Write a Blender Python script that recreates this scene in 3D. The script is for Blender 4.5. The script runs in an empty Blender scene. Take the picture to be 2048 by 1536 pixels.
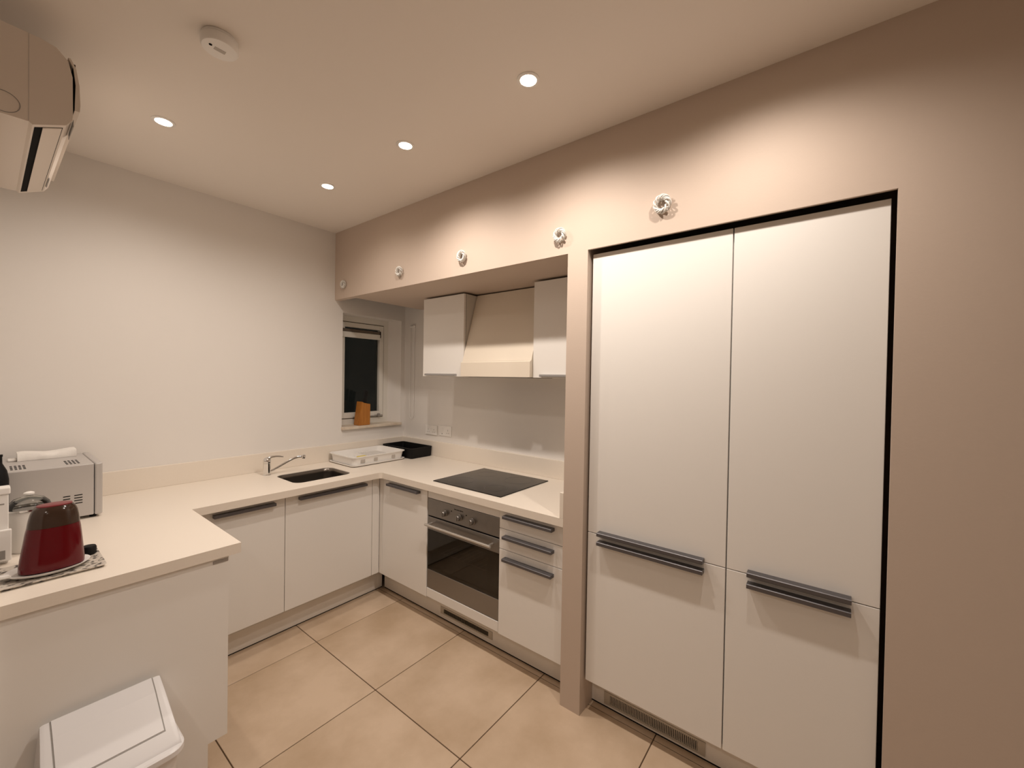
import bpy, bmesh, math, random
from mathutils import Vector, Matrix
random.seed(4)
SC = bpy.context.scene
COL = SC.collection

# ------------------------------------------------------------------ camera
YAW, PITCH, ROLL = math.radians(52.18), math.radians(-0.723), math.radians(0.954)
CAM = Vector((-1.7101, -3.1159, 1.5702))
fw = Vector((math.sin(YAW)*math.cos(PITCH), math.cos(YAW)*math.cos(PITCH), math.sin(PITCH)))
r0 = Vector((math.cos(YAW), -math.sin(YAW), 0)); u0 = r0.cross(fw)
rt = math.cos(ROLL)*r0 + math.sin(ROLL)*u0
up = -math.sin(ROLL)*r0 + math.cos(ROLL)*u0
cd = bpy.data.cameras.new('camera'); cam = bpy.data.objects.new('camera', cd); COL.objects.link(cam)
cam.matrix_world = Matrix(((rt.x, up.x, -fw.x, CAM.x), (rt.y, up.y, -fw.y, CAM.y), (rt.z, up.z, -fw.z, CAM.z), (0, 0, 0, 1)))
cd.sensor_fit = 'HORIZONTAL'; cd.sensor_width = 36.0; cd.lens = 36.0*822.06/2048.0
cd.clip_start = 0.02; cd.clip_end = 60
SC.camera = cam

# ------------------------------------------------------------------ world (night outside), exposure
w = bpy.data.worlds.new('night'); SC.world = w; w.use_nodes = True
w.node_tree.nodes['Background'].inputs[0].default_value = (0.020, 0.020, 0.017, 1)
w.node_tree.nodes['Background'].inputs[1].default_value = 1.0
SC.view_settings.view_transform = 'Standard'; SC.view_settings.look = 'None'
SC.view_settings.gamma = 1.0; SC.view_settings.use_curve_mapping = False
SC.view_settings.exposure = 0.0
LAMP_W = [23.0, 10.0, 41.0, 45.0, 34.0, 24.0, 24.0]   # the lamp in the sink corner is a weaker bulb
LAMP_COL = (1.0, 0.893, 0.795)
SPOTS = [(-1.214, -0.733), (-0.455, -0.733), (-0.452, -1.46), (-0.452, -2.193), (-0.42, -2.89), (-2.6, -3.3), (-2.6, -4.5)]  # last two are unseen fill lights, added to soften the peninsula end panel

# ------------------------------------------------------------------ measures
HC = 2.6956; HB = 2.1703; Y1 = -2.113; Y2 = -2.2186; Y3 = -3.265; HT = 2.1707
D = 0.68; ZC = 0.90; YF = -0.640; XP = -1.077; YP = -1.270; XL = -1.70

# ------------------------------------------------------------------ materials
def mat(name, col, rough=0.5, metal=0.0, spec=0.5, noise=None, bump=None, coat=0.0, trans=0.0, emit=None):
    m = bpy.data.materials.new(name); m.use_nodes = True
    nt = m.node_tree; b = nt.nodes['Principled BSDF']
    b.inputs['Base Color'].default_value = (*col, 1); b.inputs['Roughness'].default_value = rough
    b.inputs['Metallic'].default_value = metal; b.inputs['Specular IOR Level'].default_value = spec
    b.inputs['Coat Weight'].default_value = coat; b.inputs['Transmission Weight'].default_value = trans
    if emit: b.inputs['Emission Color'].default_value = (*emit[0], 1); b.inputs['Emission Strength'].default_value = emit[1]
    tc = nt.nodes.new('ShaderNodeTexCoord')
    if noise:
        sc, amt, c2 = noise
        n = nt.nodes.new('ShaderNodeTexNoise'); n.inputs['Scale'].default_value = sc; n.inputs['Detail'].default_value = 6
        n.inputs['Roughness'].default_value = 0.6
        rp = nt.nodes.new('ShaderNodeValToRGB'); rp.color_ramp.elements[0].position = 0.5-amt; rp.color_ramp.elements[1].position = 0.5+amt
        rp.color_ramp.elements[0].color = (*col, 1); rp.color_ramp.elements[1].color = (*c2, 1)
        nt.links.new(tc.outputs['Object'], n.inputs['Vector']); nt.links.new(n.outputs['Fac'], rp.inputs['Fac'])
        nt.links.new(rp.outputs['Color'], b.inputs['Base Color'])
    if bump:
        sc, st = bump
        n = nt.nodes.new('ShaderNodeTexNoise'); n.inputs['Scale'].default_value = sc; n.inputs['Detail'].default_value = 3
        bp_ = nt.nodes.new('ShaderNodeBump'); bp_.inputs['Strength'].default_value = st; bp_.inputs['Distance'].default_value = 0.002
        nt.links.new(tc.outputs['Object'], n.inputs['Vector']); nt.links.new(n.outputs['Fac'], bp_.inputs['Height'])
        nt.links.new(bp_.outputs['Normal'], b.inputs['Normal'])
    return m

M = {}
M['wall'] = mat('white_paint', (0.82, 0.785, 0.75), 0.75, spec=0.25, bump=(90, 0.08))
M['ceil'] = mat('ceiling_paint', (0.86, 0.80, 0.74), 0.85, spec=0.2, bump=(70, 0.06))
M['taupe'] = mat('taupe_paint', (0.585, 0.478, 0.398), 0.62, spec=0.3, bump=(110, 0.10), noise=(5, 0.4, (0.60, 0.492, 0.412)))
M['door'] = mat('white_satin_lacquer', (0.855, 0.825, 0.785), 0.33, spec=0.42)
M['carcass'] = mat('white_melamine', (0.66, 0.63, 0.58), 0.5)
M['plinth'] = mat('pale_plinth', (0.80, 0.745, 0.68), 0.42, noise=(14, 0.3, (0.83, 0.78, 0.715)))
M['worktop'] = mat('cream_worktop', (0.83, 0.75, 0.655), 0.36, spec=0.42, noise=(220, 0.25, (0.85, 0.775, 0.685)))
M['handle'] = mat('gunmetal', (0.128, 0.122, 0.13), 0.36, metal=0.6)
M['handle_light'] = mat('grey_alloy', (0.42, 0.41, 0.41), 0.35, metal=0.7)
M['tile'] = mat('beige_tile', (0.50, 0.365, 0.245), 0.36, spec=0.42, noise=(2.4, 0.16, (0.665, 0.515, 0.38)), bump=(40, 0.05))
M['grout'] = mat('dark_grout', (0.11, 0.065, 0.035), 0.9)
M['steel'] = mat('brushed_steel', (0.265, 0.248, 0.232), 0.30, metal=0.88, bump=(200, 0.04))
M['sinksteel'] = mat('sink_steel', (0.17, 0.15, 0.13), 0.30, metal=0.9)
M['chrome'] = mat('chrome', (0.78, 0.77, 0.76), 0.10, metal=1.0)
M['alu'] = mat('bar_alloy', (0.68, 0.65, 0.61), 0.28, metal=0.85)
M['black'] = mat('black_plastic', (0.004, 0.004, 0.0045), 0.55, spec=0.25)
M['ovenblack'] = mat('oven_enamel', (0.020, 0.016, 0.012), 0.35)
M['hob'] = mat('hob_glass', (0.010, 0.009, 0.008), 0.18, spec=0.30)
M['smoke'] = None
M['cream'] = mat('cream_metal', (0.80, 0.715, 0.60), 0.38, spec=0.45)
M['plastic'] = mat('white_plastic', (0.88, 0.855, 0.825), 0.38)
M['acwhite'] = mat('ac_plastic', (0.74, 0.66, 0.585), 0.5)
M['grey'] = mat('grey_plastic', (0.30, 0.28, 0.26), 0.5)
M['pale_grey'] = mat('pale_grey_print', (0.50, 0.46, 0.42), 0.6)
M['dark'] = mat('dark_slot', (0.005, 0.0045, 0.004), 0.8, spec=0.1)
M['bin'] = mat('bin_plastic', (0.80, 0.785, 0.79), 0.36)
M['pvc'] = mat('window_frame_white', (0.80, 0.775, 0.72), 0.4)
M['sill'] = mat('stone_sill', (0.62, 0.51, 0.40), 0.4, noise=(18, 0.2, (0.76, 0.68, 0.57)))
M['blind'] = mat('blind_fabric', (0.13, 0.10, 0.075), 0.8)
M['wood'] = None
M['microside'] = mat('silver_enamel', (0.58, 0.555, 0.54), 0.42, metal=0.4)
M['cloth'] = mat('white_cotton', (0.86, 0.83, 0.79), 0.95, spec=0.1, bump=(120, 0.4))
M['red'] = mat('dark_red_gloss', (0.105, 0.001, 0.004), 0.13, spec=0.35)
M['redlid'] = mat('red_lid', (0.17, 0.008, 0.014), 0.32)
M['smokyband'] = mat('smoky_shoulder', (0.045, 0.024, 0.015), 0.13, spec=0.4)
M['cable'] = mat('white_cable', (0.80, 0.78, 0.74), 0.42)
M['yellow'] = mat('yellow_sponge', (0.72, 0.58, 0.14), 0.9)
M['amber'] = mat('amber_trim', (0.55, 0.26, 0.03), 0.35)

def m_glass(name, tint, alpha, rough=0.02):
    m = bpy.data.materials.new(name); m.use_nodes = True; nt = m.node_tree
    for n in list(nt.nodes): nt.nodes.remove(n)
    o = nt.nodes.new('ShaderNodeOutputMaterial'); mx = nt.nodes.new('ShaderNodeMixShader')
    t = nt.nodes.new('ShaderNodeBsdfTransparent'); t.inputs[0].default_value = (*tint, 1)
    g = nt.nodes.new('ShaderNodeBsdfGlossy'); g.inputs['Roughness'].default_value = rough
    fr = nt.nodes.new('ShaderNodeFresnel'); fr.inputs[0].default_value = 1.45
    mt = nt.nodes.new('ShaderNodeMath'); mt.operation = 'MULTIPLY'; mt.inputs[1].default_value = alpha
    nt.links.new(fr.outputs[0], mt.inputs[0]); nt.links.new(mt.outputs[0], mx.inputs[0])
    nt.links.new(t.outputs[0], mx.inputs[1]); nt.links.new(g.outputs[0], mx.inputs[2]); nt.links.new(mx.outputs[0], o.inputs[0])
    return m
M['smoke'] = m_glass('smoked_oven_glass', (0.42, 0.40, 0.36), 0.8, 0.03)
M['pane'] = m_glass('window_glass', (0.55, 0.56, 0.55), 0.55)
M['clear'] = m_glass('clear_glass', (0.86, 0.87, 0.86), 1.3, 0.04)
M['clearplastic'] = m_glass('milky_plastic', (0.9, 0.9, 0.9), 1.0, 0.2)

def m_wood():
    m = mat('block_wood', (0.42, 0.16, 0.025), 0.45); nt = m.node_tree; b = nt.nodes['Principled BSDF']
    tc = nt.nodes.new('ShaderNodeTexCoord'); mp = nt.nodes.new('ShaderNodeMapping'); mp.inputs['Scale'].default_value = (30, 30, 4)
    n = nt.nodes.new('ShaderNodeTexNoise'); n.inputs['Scale'].default_value = 3; n.inputs['Detail'].default_value = 5
    rp = nt.nodes.new('ShaderNodeValToRGB'); rp.color_ramp.elements[0].color = (0.32, 0.10, 0.012, 1); rp.color_ramp.elements[1].color = (0.56, 0.235, 0.04, 1)
    nt.links.new(tc.outputs['Object'], mp.inputs[0]); nt.links.new(mp.outputs[0], n.inputs['Vector']); nt.links.new(n.outputs['Fac'], rp.inputs['Fac']); nt.links.new(rp.outputs['Color'], b.inputs['Base Color'])
    return m
M['wood'] = m_wood()
def m_print():
    m = mat('newsprint_pattern', (0.6, 0.55, 0.48), 0.5); nt = m.node_tree; b = nt.nodes['Principled BSDF']
    tc = nt.nodes.new('ShaderNodeTexCoord'); mp = nt.nodes.new('ShaderNodeMapping'); mp.inputs['Scale'].default_value = (42, 42, 42)
    mp.inputs['Rotation'].default_value = (0, 0, 0.5)
    v = nt.nodes.new('ShaderNodeTexVoronoi'); v.inputs['Scale'].default_value = 1.6
    n = nt.nodes.new('ShaderNodeTexNoise'); n.inputs['Scale'].default_value = 1.5; n.inputs['Detail'].default_value = 5
    rp = nt.nodes.new('ShaderNodeValToRGB'); rp.color_ramp.interpolation = 'LINEAR'
    rp.color_ramp.elements[0].position = 0.52; rp.color_ramp.elements[1].position = 0.66
    rp.color_ramp.elements[0].color = (0.07, 0.06, 0.055, 1); rp.color_ramp.elements[1].color = (0.62, 0.56, 0.49, 1)
    ad = nt.nodes.new('ShaderNodeMath'); ad.operation = 'ADD'
    mu = nt.nodes.new('ShaderNodeMath'); mu.operation = 'MULTIPLY'; mu.inputs[1].default_value = 0.35
    nt.links.new(tc.outputs['Object'], mp.inputs[0]); nt.links.new(mp.outputs[0], v.inputs['Vector']); nt.links.new(mp.outputs[0], n.inputs['Vector'])
    nt.links.new(v.outputs['Distance'], mu.inputs[0]); nt.links.new(mu.outputs[0], ad.inputs[0]); nt.links.new(n.outputs['Fac'], ad.inputs[1])
    nt.links.new(ad.outputs[0], rp.inputs['Fac']); nt.links.new(rp.outputs['Color'], b.inputs['Base Color'])
    return m
M['print'] = m_print()
M['lamp'] = mat('lamp_lens', (1, 0.9, 0.75), 0.4, emit=((1.0, 0.86, 0.62), 26.0))

# ------------------------------------------------------------------ builders
def box(bm, x0, x1, y0, y1, z0, z1, bev=0.0, seg=1):
    x0, x1 = min(x0, x1), max(x0, x1); y0, y1 = min(y0, y1), max(y0, y1); z0, z1 = min(z0, z1), max(z0, z1)
    vs = [bm.verts.new((x, y, z)) for x in (x0, x1) for y in (y0, y1) for z in (z0, z1)]
    fs = [(0, 1, 3, 2), (4, 6, 7, 5), (0, 4, 5, 1), (2, 3, 7, 6), (0, 2, 6, 4), (1, 5, 7, 3)]
    faces = [bm.faces.new([vs[i] for i in f]) for f in fs]
    if bev > 0:
        es = list({e for f in faces for e in f.edges})
        bmesh.ops.bevel(bm, geom=es, offset=bev, segments=seg, profile=0.5, affect='EDGES')
    return bm
def prism(bm, pts, axis, a, b):
    """pts 2-D polygon; axis 'x': pts=(y,z); 'y': pts=(x,z); 'z': pts=(x,y); extruded from a to b"""
    def P(p, t):
        return (t, p[0], p[1]) if axis == 'x' else ((p[0], t, p[1]) if axis == 'y' else (p[0], p[1], t))
    A = [bm.verts.new(P(p, a)) for p in pts]; B = [bm.verts.new(P(p, b)) for p in pts]
    n = len(pts); bm.faces.new(A); bm.faces.new(B[::-1])
    for i in range(n): bm.faces.new([A[i], B[i], B[(i+1) % n], A[(i+1) % n]])
    return bm
def rrect(x0, x1, y0, y1, r, n=6):
    pts = []
    for cx, cy, a0 in ((x1-r, y1-r, 0), (x0+r, y1-r, 90), (x0+r, y0+r, 180), (x1-r, y0+r, 270)):
        for k in range(n+1):
            a = math.radians(a0+90*k/n); pts.append((cx+r*math.cos(a), cy+r*math.sin(a)))
    return pts
def loft(bm, loops, cap0=True, cap1=True):
    rows = [[bm.verts.new(p) for p in L] for L in loops]; n = len(rows[0])
    for a, b in zip(rows, rows[1:]):
        for i in range(n): bm.faces.new([a[i], a[(i+1) % n], b[(i+1) % n], b[i]])
    if cap0: bm.faces.new(rows[0][::-1])
    if cap1: bm.faces.new(rows[-1])
    return bm
def lathe(bm, prof, c, n=32, sx=1.0, sy=1.0, axis='z', cap0=True, cap1=True):
    L = []
    for r, h in prof:
        ring = []
        for k in range(n):
            a = 2*math.pi*k/n; u, v = r*math.cos(a)*sx, r*math.sin(a)*sy
            ring.append((c[0]+u, c[1]+v, c[2]+h) if axis == 'z' else ((c[0]+h, c[1]+u, c[2]+v) if axis == 'x' else (c[0]+u, c[1]+h, c[2]+v)))
        L.append(ring)
    return loft(bm, L, cap0, cap1)
def tube(bm, pts, r, n=10, closed=False, radii=None):
    pts = [Vector(p) for p in pts]; m = len(pts); loops = []; nrm = None
    for i, p in enumerate(pts):
        if closed: t = pts[(i+1) % m]-pts[i-1]
        else: t = pts[min(i+1, m-1)]-pts[max(i-1, 0)]
        t.normalize()
        if nrm is None:
            nrm = t.orthogonal().normalized()
        nrm = (nrm - t*nrm.dot(t)).normalized(); bn = t.cross(nrm)
        rr = radii[i] if radii else r
        loops.append([p+rr*(math.cos(2*math.pi*k/n)*nrm+math.sin(2*math.pi*k/n)*bn) for k in range(n)])
    if closed: loops.append(loops[0])
    loft(bm, loops, not closed, not closed)
    return bm
def obj(name, bm, m, parent=None, smooth=None, off=None):
    bmesh.ops.remove_doubles(bm, verts=bm.verts[:], dist=1e-6)
    bmesh.ops.recalc_face_normals(bm, faces=bm.faces[:])
    if off is None and parent is not None:
        off = parent.matrix_world.translation if parent.parent is None else parent.parent.location
    if off is not None: bmesh.ops.translate(bm, verts=bm.verts[:], vec=-Vector(off))
    me = bpy.data.meshes.new(name); bm.to_mesh(me); bm.free()
    if m: me.materials.append(M[m] if isinstance(m, str) else m)
    o = bpy.data.objects.new(name, me); COL.objects.link(o)
    if parent is not None: o.parent = parent
    if smooth is not None:
        for p in me.polygons: p.use_smooth = True
        try: me.set_sharp_from_angle(angle=math.radians(smooth))
        except Exception: pass
    return o
def NB(): return bmesh.new()
def bxo(name, m, parent, *a, bev=0.0, seg=1): return obj(name, box(NB(), *a, bev=bev, seg=seg), m, parent)
def tag(o, label, cat, group=None):
    o['label'] = label; o['category'] = cat
    if group: o['group'] = group
    return o
def thing(name, label, cat, loc, group=None):
    o = bpy.data.objects.new(name, None); COL.objects.link(o); o.location = loc; o.empty_display_size = 0.05
    o.matrix_world = Matrix.Translation(Vector(loc))
    return tag(o, label, cat, group)
def struct(o): o['kind'] = 'structure'; return o

# ------------------------------------------------------------------ setting: floor with tiles
T = 0.5945; XT = -0.5021; YT = -0.7497; GR = 0.0045
floor = struct(obj('floor', box(NB(), -4.3, 0.80, -5.6, 0.30, -0.08, -0.004), 'grout'))
cache = {}
for i in range(-6, 4):
    for j in range(-9, 3):
        x0, x1 = XT+i*T, XT+(i+1)*T; y0, y1 = YT+(j-1)*T, YT+j*T
        x0, x1 = max(x0, -4.25), min(x1, 0.75); y0, y1 = max(y0, -5.55), min(y1, 0.25)
        if x1-x0 < 0.02 or y1-y0 < 0.02: continue
        wx, wy = round(x1-x0, 4), round(y1-y0, 4)
        if (wx, wy) not in cache:
            t = obj('tile', box(NB(), -wx/2+GR/2, wx/2-GR/2, -wy/2+GR/2, wy/2-GR/2, -0.005, 0.0, bev=0.0012), None)
            t.data.materials.append(M['tile']); cache[(wx, wy)] = t.data
        else:
            t = bpy.data.objects.new('tile', cache[(wx, wy)]); COL.objects.link(t)
        t.location = ((x0+x1)/2, (y0+y1)/2, 0); t.parent = floor
# tile colour: cloudy noise moves from tile to tile
nt = M['tile'].node_tree
oi = nt.nodes.new('ShaderNodeObjectInfo'); vm = nt.nodes.new('ShaderNodeVectorMath'); vm.operation = 'SCALE'; vm.inputs['Scale'].default_value = 37.0
va = nt.nodes.new('ShaderNodeVectorMath'); tcn = [n for n in nt.nodes if n.type == 'TEX_COORD'][0]
cmb = nt.nodes.new('ShaderNodeCombineXYZ')
for k in range(3): nt.links.new(oi.outputs['Random'], cmb.inputs[k])
nt.links.new(cmb.outputs[0], vm.inputs[0]); nt.links.new(vm.outputs[0], va.inputs[1]); nt.links.new(tcn.outputs['Object'], va.inputs[0])
for n in [n for n in nt.nodes if n.type == 'TEX_NOISE' and n.inputs['Scale'].default_value < 10]: nt.links.new(va.outputs[0], n.inputs['Vector'])

# ------------------------------------------------------------------ setting: ceiling and walls
struct(obj('ceiling', box(NB(), -4.3, 0.80, -5.6, 0.30, HC, HC+0.1), 'ceil'))
WX0, WX1, WX1B, WZ0, WZ1, WY = 0.069, 0.640, 0.585, 1.134, 2.081, 0.12      # window recess
bm = NB()
box(bm, -1.82, WX0, 0, 0.22, 0, HC); box(bm, WX0, WX1, 0, 0.22, 0, WZ0); box(bm, WX0, WX1, 0, 0.22, WZ1, HC); box(bm, WX1, 0.80, 0, 0.22, 0, HC)
prism(bm, [(WX1, 0.0), (WX1B, WY), (WX1B, 0.22), (WX1, 0.22)], 'z', WZ0, WZ1)
struct(obj('wall_back', bm, 'wall'))
struct(obj('wall_alcove', box(NB(), D, 0.80, Y1, 0, 0, HC), 'wall'))
bm = NB()
box(bm, 0, 0.046, Y1, 0, HB, HC)                     # fascia of the bulkhead
box(bm, 0.046, D, Y1, -0.225, HB, HB+0.02)           # soffit over the cabinets
box(bm, 0, 0.80, Y2, Y1, 0, HC)                      # slim column
box(bm, 0, 0.012, Y3, Y2, HT, HC); box(bm, 0.012, 0.80, Y3-0.06, Y2, HT+0.16, HC)   # thin boxing over the tall units, hollow behind
box(bm, 0.70, 0.80, Y3-0.06, Y2, 0, HT+0.16)
box(bm, 0, 0.012, -5.6, Y3, 0, HC); box(bm, 0.012, 0.80, -5.6, Y3-0.06, 0, HC)
struct(obj('wall_right', bm, 'taupe'))
struct(obj('wall_left', box(NB(), -1.82, XL, -1.285, 0, 0, HC), 'wall'))
struct(obj('wall_side', box(NB(), -4.3, -1.82, -1.285, -1.165, 0, HC), 'wall'))
struct(obj('wall_front', box(NB(), -4.3, 0.80, -5.7, -5.6, 0, HC), 'wall'))
struct(obj('wall_far', box(NB(), -4.4, -4.3, -5.7, -1.165, 0, HC), 'wall'))

# window
win = bpy.data.objects.new('window_1', None); COL.objects.link(win); win.location = (0.33, WY, WZ0); struct(win)
win.matrix_world = Matrix.Translation(Vector((0.33, WY, WZ0)))
win['label'] = 'narrow white framed casement window in the sink wall recess, dark night outside'
ZS = 1.158
bm = NB(); x0, x1, z0, z1 = WX0-0.01, WX1B, ZS, WZ1; fwid = 0.048
box(bm, x0, x0+fwid, WY, WY+0.06, z0, z1); box(bm, x1-fwid, x1, WY, WY+0.06, z0, z1); box(bm, x0+fwid, x1-fwid, WY, WY+0.06, z1-fwid, z1); box(bm, x0+fwid, x1-fwid, WY, WY+0.06, z0, z0+fwid)
obj('window_frame', bm, 'pvc', win)
bm = NB(); a0, a1, b0, b1 = x0+fwid+0.007, x1-fwid-0.007, z0+fwid+0.007, z1-fwid-0.007; sw = 0.040
box(bm, a0, a0+sw, WY-0.008, WY+0.05, b0, b1, bev=0.002); box(bm, a1-sw, a1, WY-0.008, WY+0.05, b0, b1, bev=0.002)
box(bm, a0+sw, a1-sw, WY-0.008, WY+0.05, b1-sw, b1, bev=0.002); box(bm, a0+sw, a1-sw, WY-0.008, WY+0.05, b0, b0+sw+0.006, bev=0.002)
sash = obj('sash', bm, 'pvc', win)
bm = NB(); q = 0.0065
box(bm, a0-q, a0-0.0003, WY+0.004, WY+0.05, b0-q, b1+q); box(bm, a1+0.0003, a1+q, WY+0.004, WY+0.05, b0-q, b1+q); box(bm, a0, a1, WY+0.004, WY+0.05, b0-q, b0-0.0003); box(bm, a0, a1, WY+0.004, WY+0.05, b1+0.0003, b1+q)
obj('gasket', bm, 'blind', win)
bxo('pane', 'pane', win, a0+sw-0.004, a1-sw+0.004, WY+0.022, WY+0.028, b0+sw-0.004, b1-sw+0.004)
bm = NB(); box(bm, a1-sw-0.05, a1-0.012, WY-0.028, WY-0.012, b0+0.006, b0+0.014, bev=0.002); box(bm, a1-sw-0.02, a1-sw+0.002, WY-0.03, WY-0.006, b0-0.002, b0+0.026, bev=0.004)
box(bm, a1-0.30, a1-sw-0.05, WY-0.020, WY-0.013, b0+0.004, b0+0.010)
obj('window_handle', bm, 'grey', win)
bxo('window_sill', 'sill', win, WX0-0.006, WX1-0.002, -0.028, WY+0.06, ZS-0.024, ZS, bev=0.004, seg=2)
bl = thing('roller_blind', 'small rolled up blind across the top of the window sash', 'blind', (0.30, WY-0.03, b1-0.13))
bxo('roll', 'blind', bl, a0+0.005, a1-sw-0.006, WY-0.024, WY-0.009, b1-0.080, b1-0.056, bev=0.004)
bxo('bottom_rail', 'pvc', bl, a0+0.005, a1-sw-0.006, WY-0.026, WY-0.009, b1-0.128, b1-0.081, bev=0.004)
bxo('end_bracket', 'dark', bl, a1-sw-0.0055, a1-sw+0.002, WY-0.024, WY-0.0085, b1-0.108, b1-0.052, bev=0.002)
# blind chain, hanging on the end wall
bm = NB(); ch = []
for k in range(41):
    t = k/40
    if t < 0.45: ch.append((0.668, -0.098-0.0*t, 2.02-(2.02-1.225)*t/0.45))
    elif t < 0.55:
        a = math.pi*(t-0.45)/0.10; ch.append((0.668, -0.124+0.026*math.cos(a), 1.225-0.03*math.sin(a)))
    else: ch.append((0.668, -0.150, 1.225+(2.02-1.225)*(t-0.55)/0.45))
tube(bm, ch, 0.0022, 8)
bc = thing('blind_chain', 'thin white blind chain looped against the end wall beside the window', 'chain', (0.668, -0.124, 1.195))
obj('chain_loop', bm, 'plastic', bc, 60)
bxo('chain_bracket', 'plastic', bc, 0.662, 0.68, -0.156, -0.092, 2.015, 2.035, bev=0.003)

# ------------------------------------------------------------------ handles
def handle_profile(out, h, t=0.004, low=False):
    """cross-section in (distance from door, z): a square bar on the door's edge with bevelled front"""
    c = 0.002
    return [(0, 0), (0, h), (out-c, h), (out, h-c), (out, c), (out-c, 0)]
def handle_x(parent, xf, ya, yb, zc, m='handle', out=0.034, h=0.016):   # on a door whose face is at x=xf, facing -x
    pts = [(xf-p[0], zc-h/2+p[1]) for p in handle_profile(out, h)]
    return obj('handle', prism(NB(), pts, 'y', ya, yb), m, parent, 20)
def handle_y(parent, yf, xa, xb, zc, m='handle', out=0.034, h=0.016):   # on a door whose face is at y=yf, facing -y
    pts = [(yf-p[0], zc-h/2+p[1]) for p in handle_profile(out, h)]
    return obj('handle', prism(NB(), pts, 'x', xa, xb), m, parent, 20)
G = 0.0015; BV = 0.0012

# ------------------------------------------------------------------ base units, sink run (fronts face -y)
YD = -0.585; ZD0, ZD1 = 0.168, 0.857
def sink_unit(label, xa, xb, ha, hb, hollow=False):
    u = thing('base_cabinet', label, 'cabinet', ((xa+xb)/2, -0.3, 0.15))
    bm = NB()
    if hollow:
        box(bm, xa+0.001, xa+0.018, -0.563, -0.02, 0.15, 0.857); box(bm, xb-0.018, xb-0.001, -0.563, -0.02, 0.15, 0.857); box(bm, xa+0.018, xb-0.018, -0.563, -0.02, 0.15, 0.168)
    else: box(bm, xa+0.001, xb-0.001, -0.563, -0.02, 0.15, 0.857)
    obj('carcass', bm, 'carcass', u)
    d = bxo('door', 'door', u, xa+G, xb-G, YD, YD+0.019, ZD0, ZD1, bev=BV)
    handle_y(d, YD, ha, hb, 0.826)
    return u
sink_unit('white base cabinet with short dark handle, just behind the peninsula corner', -1.08, -0.6135, -0.9756, -0.6759)
sink_unit('wide white base cabinet directly under the sink with a long dark bar handle', -0.6135, -0.029, -0.5381, -0.0884, hollow=True)
cp = thing('corner_post', 'narrow white filler post in the inner corner between sink cabinet and oven run', 'filler panel', (0.0, -0.55, 0.15))
bxo('filler_strip', 'door', cp, -0.0275, 0.0295, YD, YD+0.019, ZD0, ZD1, bev=BV)
bxo('return_strip', 'door', cp, 0.0305, 0.049, -0.622, YD+0.0, ZD0, ZD1, bev=BV)
# sink run plinth
pl = thing('plinth', 'pale plinth board along the floor under the sink cabinets', 'plinth', (-0.5, -0.49, 0))
bxo('board', 'plinth', pl, -1.17, 0.12, -0.498, -0.482, 0.006, 0.149, bev=0.001)
bxo('seal_strip', 'dark', pl, -1.17, 0.12, -0.496, -0.484, 0.0, 0.006)

# ------------------------------------------------------------------ base units, oven run (fronts face -x)
XD = 0.030
def run_carcass(u, ya, yb, z1=0.857):
    bxo('carcass', 'carcass', u, XD+0.022, D-0.03, ya-0.001, yb+0.001, 0.15, z1)
u = thing('base_cabinet', 'white base cabinet between the inner corner and the oven, one door with short dark handle', 'cabinet', (0.3, -0.86, 0.15))
run_carcass(u, -0.624, -1.098)
d = bxo('door', 'door', u, XD, XD+0.019, -0.6245, -1.098+G, ZD0, ZD1, bev=BV); handle_x(d, XD, -0.704, -1.030, 0.826)
u = thing('drawer_cabinet', 'white drawer cabinet right of the oven with three dark bar handles', 'cabinet', (0.3, -1.9, 0.15))
run_carcass(u, -1.694, -2.108)
for za, zb, hz, nm in ((0.754, ZD1, 0.826, 'drawer_front'), (0.6415, 0.751, 0.716, 'drawer_front'), (ZD0, 0.6385, 0.596, 'pan_drawer_front')):
    d = bxo(nm, 'door', u, XD, XD+0.019, -1.694-G, -2.108, za, zb, bev=BV); handle_x(d, XD, -1.738, -2.048, hz)
u = thing('oven_housing', 'white housing with filler strips above and below the built-in oven', 'cabinet', (0.3, -1.395, 0.15))
bm = NB(); box(bm, XD+0.026, D-0.03, -1.6925, -1.0995, 0.15, 0.208)
obj('carcass', bm, 'carcass', u)
bxo('top_filler', 'door', u, XD+0.004, XD+0.022, -1.6925, -1.0995, 0.8055, 0.857, bev=BV)
bxo('bottom_filler', 'door', u, XD+0.002, XD+0.020, -1.6925, -1.0995, ZD0+0.004, 0.229, bev=BV)
pl = thing('plinth', 'pale plinth board under the oven run with a dark slotted vent', 'plinth', (0.13, -1.3, 0))
XK = 0.126
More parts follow.
